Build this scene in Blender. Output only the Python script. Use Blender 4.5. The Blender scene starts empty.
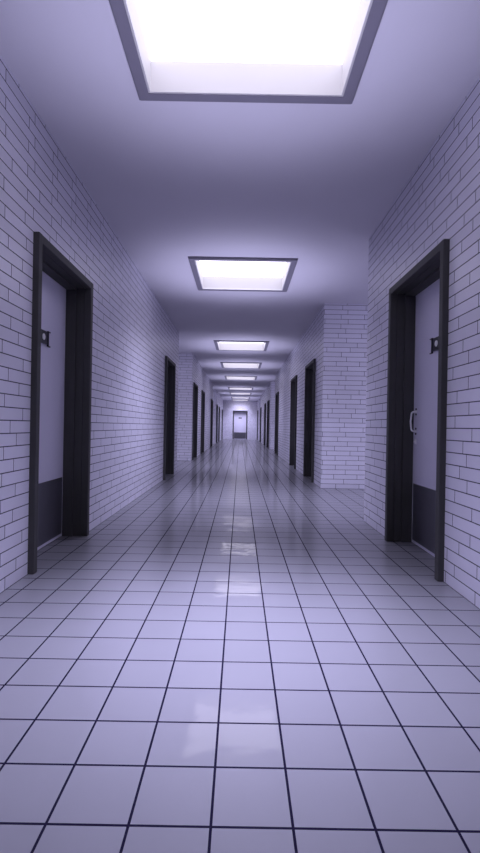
import bpy, bmesh, math, random
from mathutils import Matrix, Vector
random.seed(4)
C = bpy.context.scene.collection
FILM, LAMP, UP, SIDE = 0.42, 53.0, 82.0, 24.0
UPK = [0.7, 0.9, 1.0, 1.0] + [0.95] * 5 + [0.2] * 6  # strength of the added ceiling spots, light by light
POWER = [0.04, 0.86, 0.88, 0.56, 0.44, 0.42, 0.42, 0.46, 0.6, 1.1] + [0.6] * 5   # strength of each downlight, tuned for brightness along the corridor
H = 0.972                      # camera height in metres; most sizes below are in camera heights
PI = math.pi

# ------------------------------------------------------------------ dimensions
XL, XR = 1.383 * H, 1.360 * H   # corridor wall distances left and right of the viewpoint
XW = 1.372 * H
ZC = 3.063 * H                  # ceiling height
YEND = 37.3 * H
YBACK = -3.2 * H
TH = 0.30                      # wall thickness
XS = 5.2 * H                   # how far the side passages run
P = 13.45                      # repeat of the corridor plan
DW = 1.145 * H                  # door surround outer width
DHT = 2.262 * H                # door surround outer height
CAS = 0.058 * H                # casing face width
OPW = DW - 2 * CAS             # opening
OPH = DHT - CAS
PRO = 0.040 * H                # casing stands out of the wall
LEAF_Y = -0.178 * H            # leaf face behind wall face

# ------------------------------------------------------------------ material helpers
def new_mat(name):
    m = bpy.data.materials.new(name); m.use_nodes = True
    nt = m.node_tree
    for n in list(nt.nodes): nt.nodes.remove(n)
    out = nt.nodes.new('ShaderNodeOutputMaterial')
    b = nt.nodes.new('ShaderNodeBsdfPrincipled')
    nt.links.new(b.outputs[0], out.inputs[0])
    return m, nt, b

class NB:
    def __init__(s, nt): s.nt = nt
    def n(s, t, **kw):
        x = s.nt.nodes.new(t)
        for k, v in kw.items(): setattr(x, k, v)
        return x
    def link(s, a, b): s.nt.links.new(a, b)
    def m(s, op, a, b=None, c=None, clamp=False):
        x = s.nt.nodes.new('ShaderNodeMath'); x.operation = op; x.use_clamp = clamp
        for i, v in enumerate((a, b, c)):
            if v is None: continue
            if isinstance(v, (int, float)): x.inputs[i].default_value = v
            else: s.nt.links.new(v, x.inputs[i])
        return x.outputs[0]
    def mix(s, f, a, b):
        x = s.nt.nodes.new('ShaderNodeMix'); x.data_type = 'RGBA'
        if isinstance(f, (int, float)): x.inputs[0].default_value = f
        else: s.nt.links.new(f, x.inputs[0])
        for sock, v in ((x.inputs[6], a), (x.inputs[7], b)):
            if isinstance(v, tuple): sock.default_value = (*v, 1)
            else: s.nt.links.new(v, sock)
        return x.outputs[2]
    def noise(s, vec, scale, detail=3, rough=0.5):
        x = s.nt.nodes.new('ShaderNodeTexNoise'); x.inputs['Scale'].default_value = scale
        x.inputs['Detail'].default_value = detail; x.inputs['Roughness'].default_value = rough
        s.nt.links.new(vec, x.inputs['Vector'])
        return x.outputs[0]
    def white(s, a, b):
        c = s.nt.nodes.new('ShaderNodeCombineXYZ')
        for i, v in enumerate((a, b)):
            if isinstance(v, (int, float)): c.inputs[i].default_value = v
            else: s.nt.links.new(v, c.inputs[i])
        w = s.nt.nodes.new('ShaderNodeTexWhiteNoise'); w.noise_dimensions = '3D'
        s.nt.links.new(c.outputs[0], w.inputs['Vector'])
        return w.outputs['Value']

def simple(name, col, rough=0.5, metal=0.0, var=0.06, scale=6.0, bump=0.0):
    m, nt, b = new_mat(name); k = NB(nt)
    g = k.n('ShaderNodeNewGeometry')
    nz = k.noise(g.outputs['Position'], scale, 4)
    lo = tuple(c * (1 - var) for c in col); hi = tuple(min(1, c * (1 + var)) for c in col)
    k.link(k.mix(nz, lo, hi), b.inputs['Base Color'])
    b.inputs['Roughness'].default_value = rough
    b.inputs['Metallic'].default_value = metal
    if bump:
        bp = k.n('ShaderNodeBump'); bp.inputs['Strength'].default_value = bump
        bp.inputs['Distance'].default_value = 0.002
        k.link(k.noise(g.outputs['Position'], 120, 3), bp.inputs['Height'])
        k.link(bp.outputs[0], b.inputs['Normal'])
    return m

# ---- wall tile: long glazed bricks 375 x 75 mm, every course shifted by its own amount
def wall_tile_material():
    m, nt, b = new_mat('glazed_brick_tile'); k = NB(nt)
    g = k.n('ShaderNodeNewGeometry')
    sp = k.n('ShaderNodeSeparateXYZ'); k.link(g.outputs['Position'], sp.inputs[0])
    sn = k.n('ShaderNodeSeparateXYZ'); k.link(g.outputs['Normal'], sn.inputs[0])
    isx = k.m('GREATER_THAN', k.m('ABSOLUTE', sn.outputs[0]), 0.5)
    along = k.m('ADD', k.m('MULTIPLY', sp.outputs[1], isx),
                k.m('MULTIPLY', sp.outputs[0], k.m('SUBTRACT', 1.0, isx)))
    side = k.m('ADD', k.m('MULTIPLY', k.m('SIGN', sp.outputs[0]), 7.3), k.m('MULTIPLY', isx, 3.1))
    BH, BW, GR = 0.0757, 0.375, 0.0060
    rz = k.m('DIVIDE', k.m('SUBTRACT', sp.outputs[2], 0.0), BH)
    row = k.m('FLOOR', rz)
    shift = k.m('ADD', k.m('MULTIPLY', k.m('MODULO', row, 2.0), 0.5),
                k.m('MULTIPLY', k.white(row, side), 0.42))
    ra = k.m('ADD', k.m('DIVIDE', k.m('ADD', along, 40.0), BW), shift)
    col = k.m('FLOOR', ra)
    fz = k.m('FRACT', rz); fa = k.m('FRACT', ra)
    ez = k.m('MULTIPLY', k.m('MINIMUM', fz, k.m('SUBTRACT', 1.0, fz)), BH)
    ea = k.m('MULTIPLY', k.m('MINIMUM', fa, k.m('SUBTRACT', 1.0, fa)), BW)
    e = k.m('MINIMUM', ez, ea)
    grout = k.m('LESS_THAN', e, GR * 0.5)
    rnd = k.white(row, k.m('ADD', col, side))
    tone = k.m('ADD', 0.94, k.m('MULTIPLY', rnd, 0.09))
    nz = k.noise(g.outputs['Position'], 9, 4)
    tone = k.m('MULTIPLY', tone, k.m('ADD', 0.95, k.m('MULTIPLY', nz, 0.1)))
    base = k.n('ShaderNodeCombineColor')
    for i, v in enumerate((0.68, 0.665, 0.76)): k.link(k.m('MULTIPLY', tone, v), base.inputs[i])
    k.link(k.mix(grout, base.outputs[0], (0.022, 0.018, 0.040)), b.inputs['Base Color'])
    k.link(k.m('ADD', k.m('MULTIPLY', grout, 0.5), k.m('ADD', 0.30, k.m('MULTIPLY', nz, 0.12))), b.inputs['Roughness'])
    hgt = k.m('MINIMUM', k.m('MULTIPLY', e, 250.0), 1.0)
    wob = k.noise(g.outputs['Position'], 22, 3)
    hh = k.m('ADD', hgt, k.m('MULTIPLY', wob, 0.35))
    bp = k.n('ShaderNodeBump'); bp.inputs['Strength'].default_value = 0.45; bp.inputs['Distance'].default_value = 0.003
    k.link(hh, bp.inputs['Height']); k.link(bp.outputs[0], b.inputs['Normal'])
    return m

# ---- floor tile: 200 mm squares, dark joints, polished, with a thin rippled coat all over
def floor_material():
    m, nt, b = new_mat('polished_floor_tile'); k = NB(nt)
    g = k.n('ShaderNodeNewGeometry')
    sp = k.n('ShaderNodeSeparateXYZ'); k.link(g.outputs['Position'], sp.inputs[0])
    S, GR = 0.2, 0.0072
    ax = k.m('DIVIDE', k.m('ADD', sp.outputs[0], 20.0 + 0.0538), S)
    ay = k.m('DIVIDE', k.m('ADD', sp.outputs[1], 20.0 - 0.1395), S)
    fx = k.m('FRACT', ax); fy = k.m('FRACT', ay)
    ex = k.m('MINIMUM', fx, k.m('SUBTRACT', 1.0, fx)); ey = k.m('MINIMUM', fy, k.m('SUBTRACT', 1.0, fy))
    e = k.m('MULTIPLY', k.m('MINIMUM', ex, ey), S)
    grout = k.m('LESS_THAN', e, GR * 0.5)
    rnd = k.white(k.m('FLOOR', ax), k.m('FLOOR', ay))
    nz = k.noise(g.outputs['Position'], 3.0, 5, 0.6)
    tone = k.m('ADD', 0.93, k.m('ADD', k.m('MULTIPLY', rnd, 0.05), k.m('MULTIPLY', nz, 0.08)))
    base = k.n('ShaderNodeCombineColor')
    for i, v in enumerate((0.178, 0.176, 0.20)): k.link(k.m('MULTIPLY', tone, v), base.inputs[i])
    k.link(k.mix(grout, base.outputs[0], (0.012, 0.010, 0.024)), b.inputs['Base Color'])
    k.link(k.m('ADD', 0.34, k.m('MULTIPLY', grout, 0.4)), b.inputs['Roughness'])
    # polish: a soft sheen plus a thin, slightly rippled clear film
    k.link(k.m('MULTIPLY', k.m('SUBTRACT', 1.0, grout), 0.3), b.inputs['Specular IOR Level']); b.inputs['IOR'].default_value = 1.5
    k.link(k.m('MULTIPLY', k.m('SUBTRACT', 1.0, grout), FILM), b.inputs['Coat Weight'])
    b.inputs['Coat IOR'].default_value = 1.62
    b.inputs['Coat Roughness'].default_value = 0.03
    wob = k.noise(g.outputs['Position'], 5, 2)
    hh = k.m('ADD', k.m('MINIMUM', k.m('MULTIPLY', e, 250.0), 1.0), k.m('MULTIPLY', wob, 0.5))
    bp = k.n('ShaderNodeBump'); bp.inputs['Strength'].default_value = 0.35; bp.inputs['Distance'].default_value = 0.002
    k.link(hh, bp.inputs['Height']); k.link(bp.outputs[0], b.inputs['Normal'])
    cb = k.n('ShaderNodeBump'); cb.inputs['Strength'].default_value = 0.6; cb.inputs['Distance'].default_value = 0.004
    k.link(k.m('ADD', k.noise(g.outputs['Position'], 4, 1), k.m('MULTIPLY', k.noise(g.outputs['Position'], 13, 2), 0.30)), cb.inputs['Height']); k.link(cb.outputs[0], b.inputs['Coat Normal'])
    return m

def glow_material():
    m = bpy.data.materials.new('lit_diffuser'); m.use_nodes = True
    nt = m.node_tree
    for n in list(nt.nodes): nt.nodes.remove(n)
    out = nt.nodes.new('ShaderNodeOutputMaterial'); e = nt.nodes.new('ShaderNodeEmission')
    e.inputs[0].default_value = (0.86, 0.82, 1.0, 1); e.inputs[1].default_value = PANEL
    nt.links.new(e.outputs[0], out.inputs[0])
    return m

PANEL = 3.0
M = dict(
    wall=wall_tile_material(), floor=floor_material(),
    ceil=simple('matt_ceiling_paint', (0.67, 0.655, 0.72), 0.7, var=0.03, scale=2),
    frame=simple('charcoal_door_paint', (0.045, 0.044, 0.044), 0.62, var=0.15, scale=14, bump=0.15),
    leaf=simple('lavender_white_door_paint', (0.66, 0.64, 0.76), 0.45, var=0.03, scale=3),
    kick=simple('dark_kick_plate', (0.14, 0.137, 0.16), 0.36, metal=0.6, var=0.12, scale=8),
    dark=simple('black_plastic', (0.012, 0.011, 0.02), 0.4),
    disc=simple('pale_sign_disc', (0.80, 0.80, 0.80), 0.5, var=0.2, scale=60),
    steel=simple('brushed_steel', (0.92, 0.91, 0.93), 0.3, metal=0.35, var=0.05, scale=40),
    trim=simple('lamp_trim_paint', (0.20, 0.19, 0.235), 0.5, var=0.04),
    well=simple('lamp_well_white', (0.58, 0.57, 0.565), 0.6, var=0.02),
    glow=glow_material(),
)

# ------------------------------------------------------------------ mesh helpers
def box(bm, x0, x1, y0, y1, z0, z1, bev=0.0):
    r = bmesh.ops.create_cube(bm, size=1.0)
    vs = r['verts']
    for v in vs:
        v.co.x = x0 + (v.co.x + .5) * (x1 - x0)
        v.co.y = y0 + (v.co.y + .5) * (y1 - y0)
        v.co.z = z0 + (v.co.z + .5) * (z1 - z0)
    if bev:
        es = list({e for v in vs for e in v.link_edges})
        bmesh.ops.bevel(bm, geom=es, offset=bev, segments=2, affect='EDGES', profile=0.6)

def cyl(bm, c, axis, r, depth, seg=20, bev=0.0):
    q = Vector((0, 0, 1)).rotation_difference(Vector(axis)).to_matrix().to_4x4()
    rr = bmesh.ops.create_cone(bm, cap_ends=True, segments=seg, radius1=r, radius2=r, depth=depth,
                               matrix=Matrix.Translation(c) @ q)
    if bev:
        es = [e for e in {e for v in rr['verts'] for e in v.link_edges} if e.calc_face_angle(0) > 0.8]
        bmesh.ops.bevel(bm, geom=es, offset=bev, segments=2, affect='EDGES')

def tube(bm, pts, r, seg=10):
    rings = []
    for i, p in enumerate(pts):
        p = Vector(p)
        a = Vector(pts[max(i - 1, 0)]); b = Vector(pts[min(i + 1, len(pts) - 1)])
        t = (b - a).normalized()
        s = t.cross(Vector((1, 0, 0)))
        if s.length < 1e-4: s = t.cross(Vector((0, 1, 0)))
        s.normalize(); u = t.cross(s)
        rings.append([bm.verts.new(p + r * (math.cos(2*PI*k/seg) * s + math.sin(2*PI*k/seg) * u)) for k in range(seg)])
    for A, B in zip(rings, rings[1:]):
        for k in range(seg): bm.faces.new((A[k], A[(k+1) % seg], B[(k+1) % seg], B[k]))
    bm.faces.new(rings[0][::-1]); bm.faces.new(rings[-1])

def obj(name, bm, mat, parent=None, smooth=False):
    bmesh.ops.recalc_face_normals(bm, faces=bm.faces)
    me = bpy.data.meshes.new(name); bm.to_mesh(me); bm.free()
    if smooth:
        for p in me.polygons: p.use_smooth = True
    me.materials.append(mat)
    o = bpy.data.objects.new(name, me); C.objects.link(o)
    if parent: o.parent = parent
    return o

def tag(o, label, cat, group=None, kind=None):
    o['label'] = label; o['category'] = cat
    if group: o['group'] = group
    if kind: o['kind'] = kind
    return o

def copy_tree(o, parent=None):
    c = o.copy(); C.objects.link(c); c.parent = parent
    for ch in list(o.children): copy_tree(ch, c)
    return c

# ------------------------------------------------------------------ door
def make_door():
    """local: x along wall, y into the corridor, origin on the floor at the wall face"""
    root = bpy.data.objects.new('door_1', None); C.objects.link(root)
    hw = DW / 2; ow = OPW / 2
    bm = bmesh.new()
    # casing: legs + head, standing proud of the wall, rounded edges
    bv = 0.006
    box(bm, -hw, -ow, -0.02, PRO, 0, DHT, bv)
    box(bm, ow, hw, -0.02, PRO, 0, DHT, bv)
    box(bm, -ow - 0.01, ow + 0.01, -0.02, PRO - 0.0015, OPH, DHT, bv)
    obj('door_casing', bm, M['frame'], root)
    # jamb lining and a deeper stop that narrows the opening
    bm = bmesh.new(); st = 0.020; ys = -0.088 * H; yb = -0.26
    for s in (-1, 1):
        box(bm, s*ow - 0.0005*s, s*(ow + 0.03), yb, -0.021, 0, OPH)
        box(bm, s*(ow - st), s*(ow - 0.0008), LEAF_Y + 0.001, ys, 0, OPH - st, 0.002)
    box(bm, -ow, ow, yb, -0.021, OPH - 0.001, OPH + 0.03)
    box(bm, -ow, ow, LEAF_Y + 0.001, ys, OPH - st, OPH - 0.002, 0.002)
    obj('door_jamb', bm, M['frame'], root)
    # leaf
    lw = ow - 0.004
    bm = bmesh.new(); box(bm, -lw, lw, LEAF_Y - 0.042, LEAF_Y, 0.006, OPH - 0.004, 0.002)
    leaf = obj('door_leaf', bm, M['leaf'], root)
    bm = bmesh.new(); box(bm, -lw + 0.034, lw - 0.034, LEAF_Y - 0.001, LEAF_Y + 0.003, 0.032 * H, 0.527 * H, 0.001)
    kp = obj('kick_plate', bm, M['kick'], leaf); kp['label'] = 'dark kick plate'
    # sign: black square plate, pale disc, thin bracket at each end
    zs = 1.675 * H
    bm = bmesh.new(); box(bm, -0.074, 0.074, LEAF_Y - 0.001, LEAF_Y + 0.016, zs - 0.050, zs + 0.050, 0.003)
    for s in (-1, 1):
        box(bm, s*0.070, s*0.100, LEAF_Y - 0.001, LEAF_Y + 0.006, zs - 0.040, zs + 0.040)
        box(bm, s*0.096, s*0.106, LEAF_Y - 0.001, LEAF_Y + 0.014, zs - 0.060, zs + 0.060, 0.001)
        for t in (-1, 1):
            box(bm, s*0.100, s*0.145, LEAF_Y - 0.001, LEAF_Y + 0.010, zs + t*0.056 - 0.004, zs + t*0.056 + 0.004, 0.001)
    sg = obj('door_sign', bm, M['dark'], leaf); sg['label'] = 'small black sign plate'
    bm = bmesh.new(); cyl(bm, (0, LEAF_Y + 0.018, zs), (0, 1, 0), 0.024, 0.006, 28, 0.001)
    dc = obj('sign_disc', bm, M['disc'], leaf); dc['label'] = 'pale round disc in the middle of the sign'
    # pull handle
    hx = lw - 0.072; z1, z0 = 1.155 * H, 0.985 * H
    bm = bmesh.new()
    pr = 0.046; pts = []
    pts.append((hx, LEAF_Y, z1))
    for i in range(7):
        a = PI/2 * i / 6; pts.append((hx, LEAF_Y + pr - 0.022 + 0.022*math.sin(a) - 0.004, z1 - 0.022*(1 - math.cos(a))))
    pts.append((hx, LEAF_Y + pr + 0.002, (z0 + z1) / 2))
    for i in range(7):
        a = PI/2 * (1 - i / 6); pts.append((hx, LEAF_Y + pr - 0.022 + 0.022*math.sin(a) - 0.004, z0 + 0.022*(1 - math.cos(a))))
    pts.append((hx, LEAF_Y, z0))
    tube(bm, pts, 0.0075, 12)
    for z in (z0, z1): cyl(bm, (hx, LEAF_Y + 0.003, z), (0, 1, 0), 0.013, 0.008, 20, 0.001)
    ph = obj('pull_handle', bm, M['steel'], leaf, True); ph['label'] = 'silver pull handle'
    bm = bmesh.new()
    for z in (z0, z1):
        for t in (-1, 1): cyl(bm, (hx, LEAF_Y + 0.003, z + t*0.022), (0, 1, 0), 0.0085, 0.008, 14, 0.001)
    obj('handle_screw', bm, M['dark'], leaf)
    bm = bmesh.new()
    box(bm, hx - 0.013, hx + 0.013, LEAF_Y - 0.001, LEAF_Y + 0.008, 0.895 * H - 0.022, 0.895 * H + 0.022, 0.002)
    cyl(bm, (hx, LEAF_Y + 0.010, 0.895 * H), (0, 1, 0), 0.009, 0.012, 18, 0.001)
    lk = obj('door_lock', bm, M['steel'], leaf); lk['label'] = 'silver lock plate'
    return root

def place_door(o, side, y, label):
    o['label'] = label; o['category'] = 'door'; o['kind'] = 'structure'
    if side == 'end': o.location = (0.0, YEND, 0); o.rotation_euler = (0, 0, PI)
    elif side == 'left': o.location = (-XL, y, 0); o.rotation_euler = (0, 0, -PI/2)
    else: o.location = (XR, y, 0); o.rotation_euler = (0, 0, PI/2)

LD = [3.668, 9.10, 14.28, 17.20, 22.60, 27.75, 30.60, 35.97]    # door centres, left, in H
RD = [3.668, 9.13, 11.87, 17.22, 22.60, 25.33, 30.7, 36.0]
LA = [(10.4, 13.35), (23.85, 26.8)]                               # side passages
RA = [(5.09, 7.78), (18.54, 21.23), (31.99, 34.68)]

NUMW = ['first', 'second', 'third', 'fourth', 'fifth', 'sixth', 'seventh', 'eighth']
d0 = make_door(); n = 1; used = False
LDL = ['large nearest door on the left with its pale leaf and black sign in view',
       'dark framed door on the left just before the first left side passage',
       'dark framed door on the left just past the first left side passage',
       'narrow dark door on the left, second after the first side passage',
       'dark door on the left, last before the second left side passage',
       'tiny dark door on the left just past the second left side passage',
       'tiny dark door on the left, second from the end wall',
       'tiny dark door on the left nearest to the end wall']
RDL = ['large nearest door on the right with silver pull handle on its pale leaf',
       'dark framed door on the right just beyond the big brick corner',
       'dark door on the right, second beyond the big brick corner',
       'narrow dark door on the right, last before the second right side passage',
       'tiny dark door on the right just past the second right side passage',
       'tiny dark door on the right, second past the second side passage',
       'tiny dark door on the right, last before the third right side passage',
       'tiny dark door on the right nearest to the end wall']
doors = [('left', y * H, l) for y, l in zip(LD, LDL)] + [('right', y * H, l) for y, l in zip(RD, RDL)] + \
        [('end', 0, 'pale door with dark frame closing the far end of the corridor')]
for i, (s, y, l) in enumerate(doors):
    o = d0 if i == 0 else copy_tree(d0)
    o.name = 'door_%d' % (i + 1)
    place_door(o, s, y, l)

# ------------------------------------------------------------------ walls
def wall_run(name, sgn, y0, y1, centres, ret0, ret1, label):
    """one block of corridor wall with its door openings and the returns into the side passages"""
    bm = bmesh.new()
    X0 = XL if sgn < 0 else XR
    xi, xo = sgn * X0, sgn * (X0 + TH)
    xa, xb = min(xi, xo), max(xi, xo)
    gap = OPW / 2 + 0.031
    cur = y0
    for c in centres:
        box(bm, xa, xb, cur, c - gap, 0, ZC)
        box(bm, xa, xb, c - gap, c + gap, OPH + 0.031, ZC)
        cur = c + gap
    box(bm, xa, xb, cur, y1, 0, ZC)
    xe = sgn * XS
    if ret0: box(bm, min(xo, xe), max(xo, xe), y0, y0 + 0.2, 0, ZC)
    if ret1: box(bm, min(xo, xe), max(xo, xe), y1 - 0.2, y1, 0, ZC)
    o = obj(name, bm, M['wall'])
    return tag(o, label, 'wall', kind='structure')

def build_side(sgn, name, alc, cents, labels):
    y = YBACK; k = 0
    edges = alc + [(YEND / H, None)]
    for i, (a, b) in enumerate(edges):
        y1 = a * H
        cs = [c * H for c in cents if y < c * H < y1]
        wall_run(name, sgn, y, y1, cs, i > 0, b is not None, labels[i])
        if b is not None:
            bm = bmesh.new(); xe = sgn * XS
            box(bm, min(xe, xe + sgn*0.2), max(xe, xe + sgn*0.2), a*H - 0.2, b*H + 0.2, 0, ZC)
            tag(obj(name, bm, M['wall']), 'brick-tiled wall closing the %s side passage on the %s' % (NUMW[i], name[5:]), 'wall', kind='structure')
            y = b * H
build_side(-1, 'wall_left', LA, LD, ['white brick-tiled wall nearest on the left, holding two dark doors',
    'white brick-tiled wall on the left between the two side passages', 'white brick-tiled wall farthest on the left up to the end wall'])
build_side(1, 'wall_right', RA, RD, ['white brick-tiled wall nearest on the right, around the handled door',
    'white brick-tiled wall block on the right with the broad facing corner',
    'white brick-tiled wall on the right between second and third side passages', 'white brick-tiled wall farthest on the right up to the end wall'])
bm = bmesh.new(); gap = OPW / 2 + 0.031
box(bm, -XW - TH, -gap, YEND, YEND + TH, 0, ZC); box(bm, gap, XW + TH, YEND, YEND + TH, 0, ZC)
box(bm, -gap, gap, YEND, YEND + TH, OPH + 0.031, ZC)
tag(obj('wall_end', bm, M['wall']), 'white brick-tiled end wall around the far door', 'wall', kind='structure')
bm = bmesh.new(); box(bm, -XW - TH, XW + TH, YBACK - 0.2, YBACK, 0, ZC)
tag(obj('wall_back', bm, M['wall']), 'brick-tiled wall behind the viewpoint', 'wall', kind='structure')

bm = bmesh.new(); box(bm, -XS - .2, XS + .2, YBACK - .2, YEND + TH, -0.1, 0)
tag(obj('floor', bm, M['floor']), 'polished square-tiled floor with dark joints and a rippled glossy finish', 'floor', kind='structure')

# ------------------------------------------------------------------ ceiling with lamp wells
LW = 0.672 * H; IW = 0.600 * H; RIM = LW - IW
LS = [-2.25, 1.60, 5.73, 11.30, 15.10, 19.20, 24.75, 28.6, 32.75, 35.75]
LLEN = 1.37 * H
wells = [(-0.0, y * H, y * H + LLEN) for y in LS]
side_wells = []
for sg, al in ((-1, LA), (1, RA)):
    for a, b in al: side_wells.append((sg * 3.6 * H, (a + b) / 2 * H - LLEN / 2, (a + b) / 2 * H + LLEN / 2))
CT = 0.06
bm = bmesh.new()
def slab(x0, x1, y0, y1): box(bm, x0, x1, y0, y1, ZC, ZC + CT)
xs = IW
y = YBACK - .2
for (cx, a, b) in wells:
    a2, b2 = a + RIM, b - RIM
    slab(-xs, xs, y, a2); y = b2
slab(-xs, xs, y, YEND + TH)
for s in (-1, 1):
    wl = sorted([w for w in side_wells if w[0] * s > 0], key=lambda w: w[1])
    xo = s * (XS + .2)
    def sl(xa, xb, ya, yb): slab(min(xa, xb), max(xa, xb), ya, yb)
    xi1 = wl[0][0] - s * IW; xi2 = wl[0][0] + s * IW
    sl(s * xs, xi1, YBACK - .2, YEND + TH); sl(xi2, xo, YBACK - .2, YEND + TH)
    y = YBACK - .2
    for (cx, a, b) in wl:
        sl(xi1, xi2, y, a + RIM); y = b - RIM
    sl(xi1, xi2, y, YEND + TH)
tag(obj('ceiling', bm, M['ceil']), 'smooth matt ceiling running the length of the corridor', 'ceiling', kind='structure')

def make_lamp():
    root = bpy.data.objects.new('ceiling_light', None); C.objects.link(root)
    hl = LLEN / 2; zb = -0.022
    # trim: a flat band with a thinner raised outer lip
    bm = bmesh.new()
    def ring(ow, ol, iw, il, z0, z1, bv):
        box(bm, -ow, ow, -ol, -il, z0, z1, bv); box(bm, -ow, ow, il, ol, z0, z1, bv)
        box(bm, -ow, -iw, -il, il, z0, z1, bv); box(bm, iw, ow, -il, il, z0, z1, bv)
    ring(LW - 0.010, hl - 0.010, IW, hl - RIM, zb, 0.0, 0.0)
    obj('light_trim', bm, M['trim'], root)
    bm = bmesh.new()
    ring(LW, hl, LW - 0.012, hl - 0.012, zb + 0.008, 0.0, 0.002)
    lip = obj('trim_lip', bm, M['trim'], root)
    # white well walls above the ceiling line
    bm = bmesh.new(); dp = 0.19 * H; w = IW; l = hl - RIM; e = 0.0006
    ring(w - e, l - e, w - 0.012, l - 0.012, zb + 0.004, dp, 0.0)
    obj('light_well', bm, M['well'], root)
    bm = bmesh.new(); box(bm, -w + 0.013, w - 0.013, -l + 0.013, l - 0.013, dp - 0.02, dp - 0.008)
    obj('diffuser', bm, M['glow'], root)
    bm = bmesh.new(); box(bm, -w + 0.001, w - 0.001, -l + 0.001, l - 0.001, dp, dp + 0.01)
    obj('back_plate', bm, M['trim'], root)
    return root
l0 = make_lamp()
LL = ['large rectangular ceiling light nearest the top edge of the picture',
      'second ceiling light, a bright rectangle between the near doors and the brick corner',
      'third ceiling light, level with the first left side passage',
      'fourth ceiling light, a thin bright bar past the first left passage',
      'fifth ceiling light, level with the second right side passage',
      'sixth ceiling light, a faint thin bar level with the second left passage',
      'seventh ceiling light, next to last before the end wall',
      'thin ceiling light line, second above the end door',
      'last ceiling light, a hairline strip right against the end wall']
def add_lamp(x, y, side, k, ku):
    ld = bpy.data.lights.new('downlight', 'AREA'); ld.shape = 'RECTANGLE'; ld.size = 2 * IW - 0.06; ld.size_y = LLEN - 2 * RIM - 0.06
    ld.energy = LAMP * k; ld.color = LCOL; ld.spread = math.radians(58 if k == POWER[1] else SPREAD)
    o = bpy.data.objects.new('downlight', ld); C.objects.link(o); o.location = (x, y, ZC + 0.02)
    if side:
        ld = bpy.data.lights.new('side_lamp', 'POINT'); ld.energy = SIDE; ld.color = LCOL; ld.shadow_soft_size = 0.08
        o = bpy.data.objects.new('side_lamp', ld); C.objects.link(o); o.location = (x, y, ZC - 0.36)
    else:
        ld = bpy.data.lights.new('halo_fill_spot', 'SPOT'); ld.energy = UP * ku; ld.color = LCOL; ld.shadow_soft_size = 0.2  # added spot with no fitting, brightens the ceiling around each light
        ld.spot_size = math.radians(106); ld.spot_blend = 0.7
        o = bpy.data.objects.new('halo_fill_spot', ld); C.objects.link(o); o.location = (x, y, ZC - 1.5); o.rotation_euler = (PI, 0, 0)
LCOL = (0.69, 0.672, 0.985); SPREAD = 104
for i, (cx, a, b) in enumerate(wells + side_wells):
    o = l0 if i == 0 else copy_tree(l0)
    o.location = (cx, (a + b) / 2, ZC)
    if i == 0: lb = 'ceiling light behind the viewpoint'
    elif i < len(wells): lb = LL[i - 1]
    else:
        j = i - len(wells); lb = 'ceiling light inside the %s side passage on the %s' % (NUMW[j] if j < 2 else NUMW[j - 2], 'left' if j < 2 else 'right')
    tag(o, lb, 'ceiling light', 'recessed rectangular ceiling lights')
    add_lamp(cx, (a + b) / 2, i >= len(wells), POWER[i], UPK[i])

# ------------------------------------------------------------------ world, camera, view
w = bpy.data.worlds.new('World'); bpy.context.scene.world = w; w.use_nodes = True
w.node_tree.nodes['Background'].inputs[0].default_value = (0.02, 0.018, 0.03, 1)
w.node_tree.nodes['Background'].inputs[1].default_value = 0.2

cam = bpy.data.cameras.new('Camera'); co = bpy.data.objects.new('Camera', cam); C.objects.link(co)
cam.sensor_fit = 'HORIZONTAL'; cam.sensor_width = 36; cam.lens = 470 / 480 * 36
cam.clip_start = 0.05; cam.clip_end = 200
co.matrix_world = Matrix.Translation((0, 0, H)) @ Matrix.Rotation(PI/2, 4, 'X') @ Matrix.Rotation(math.radians(1.01), 4, 'Z')
bpy.context.scene.camera = co
vs = bpy.context.scene.view_settings
vs.view_transform = 'Standard'; vs.look = 'None'; vs.exposure = 0.0; vs.gamma = 1.0
vs.use_curve_mapping = False
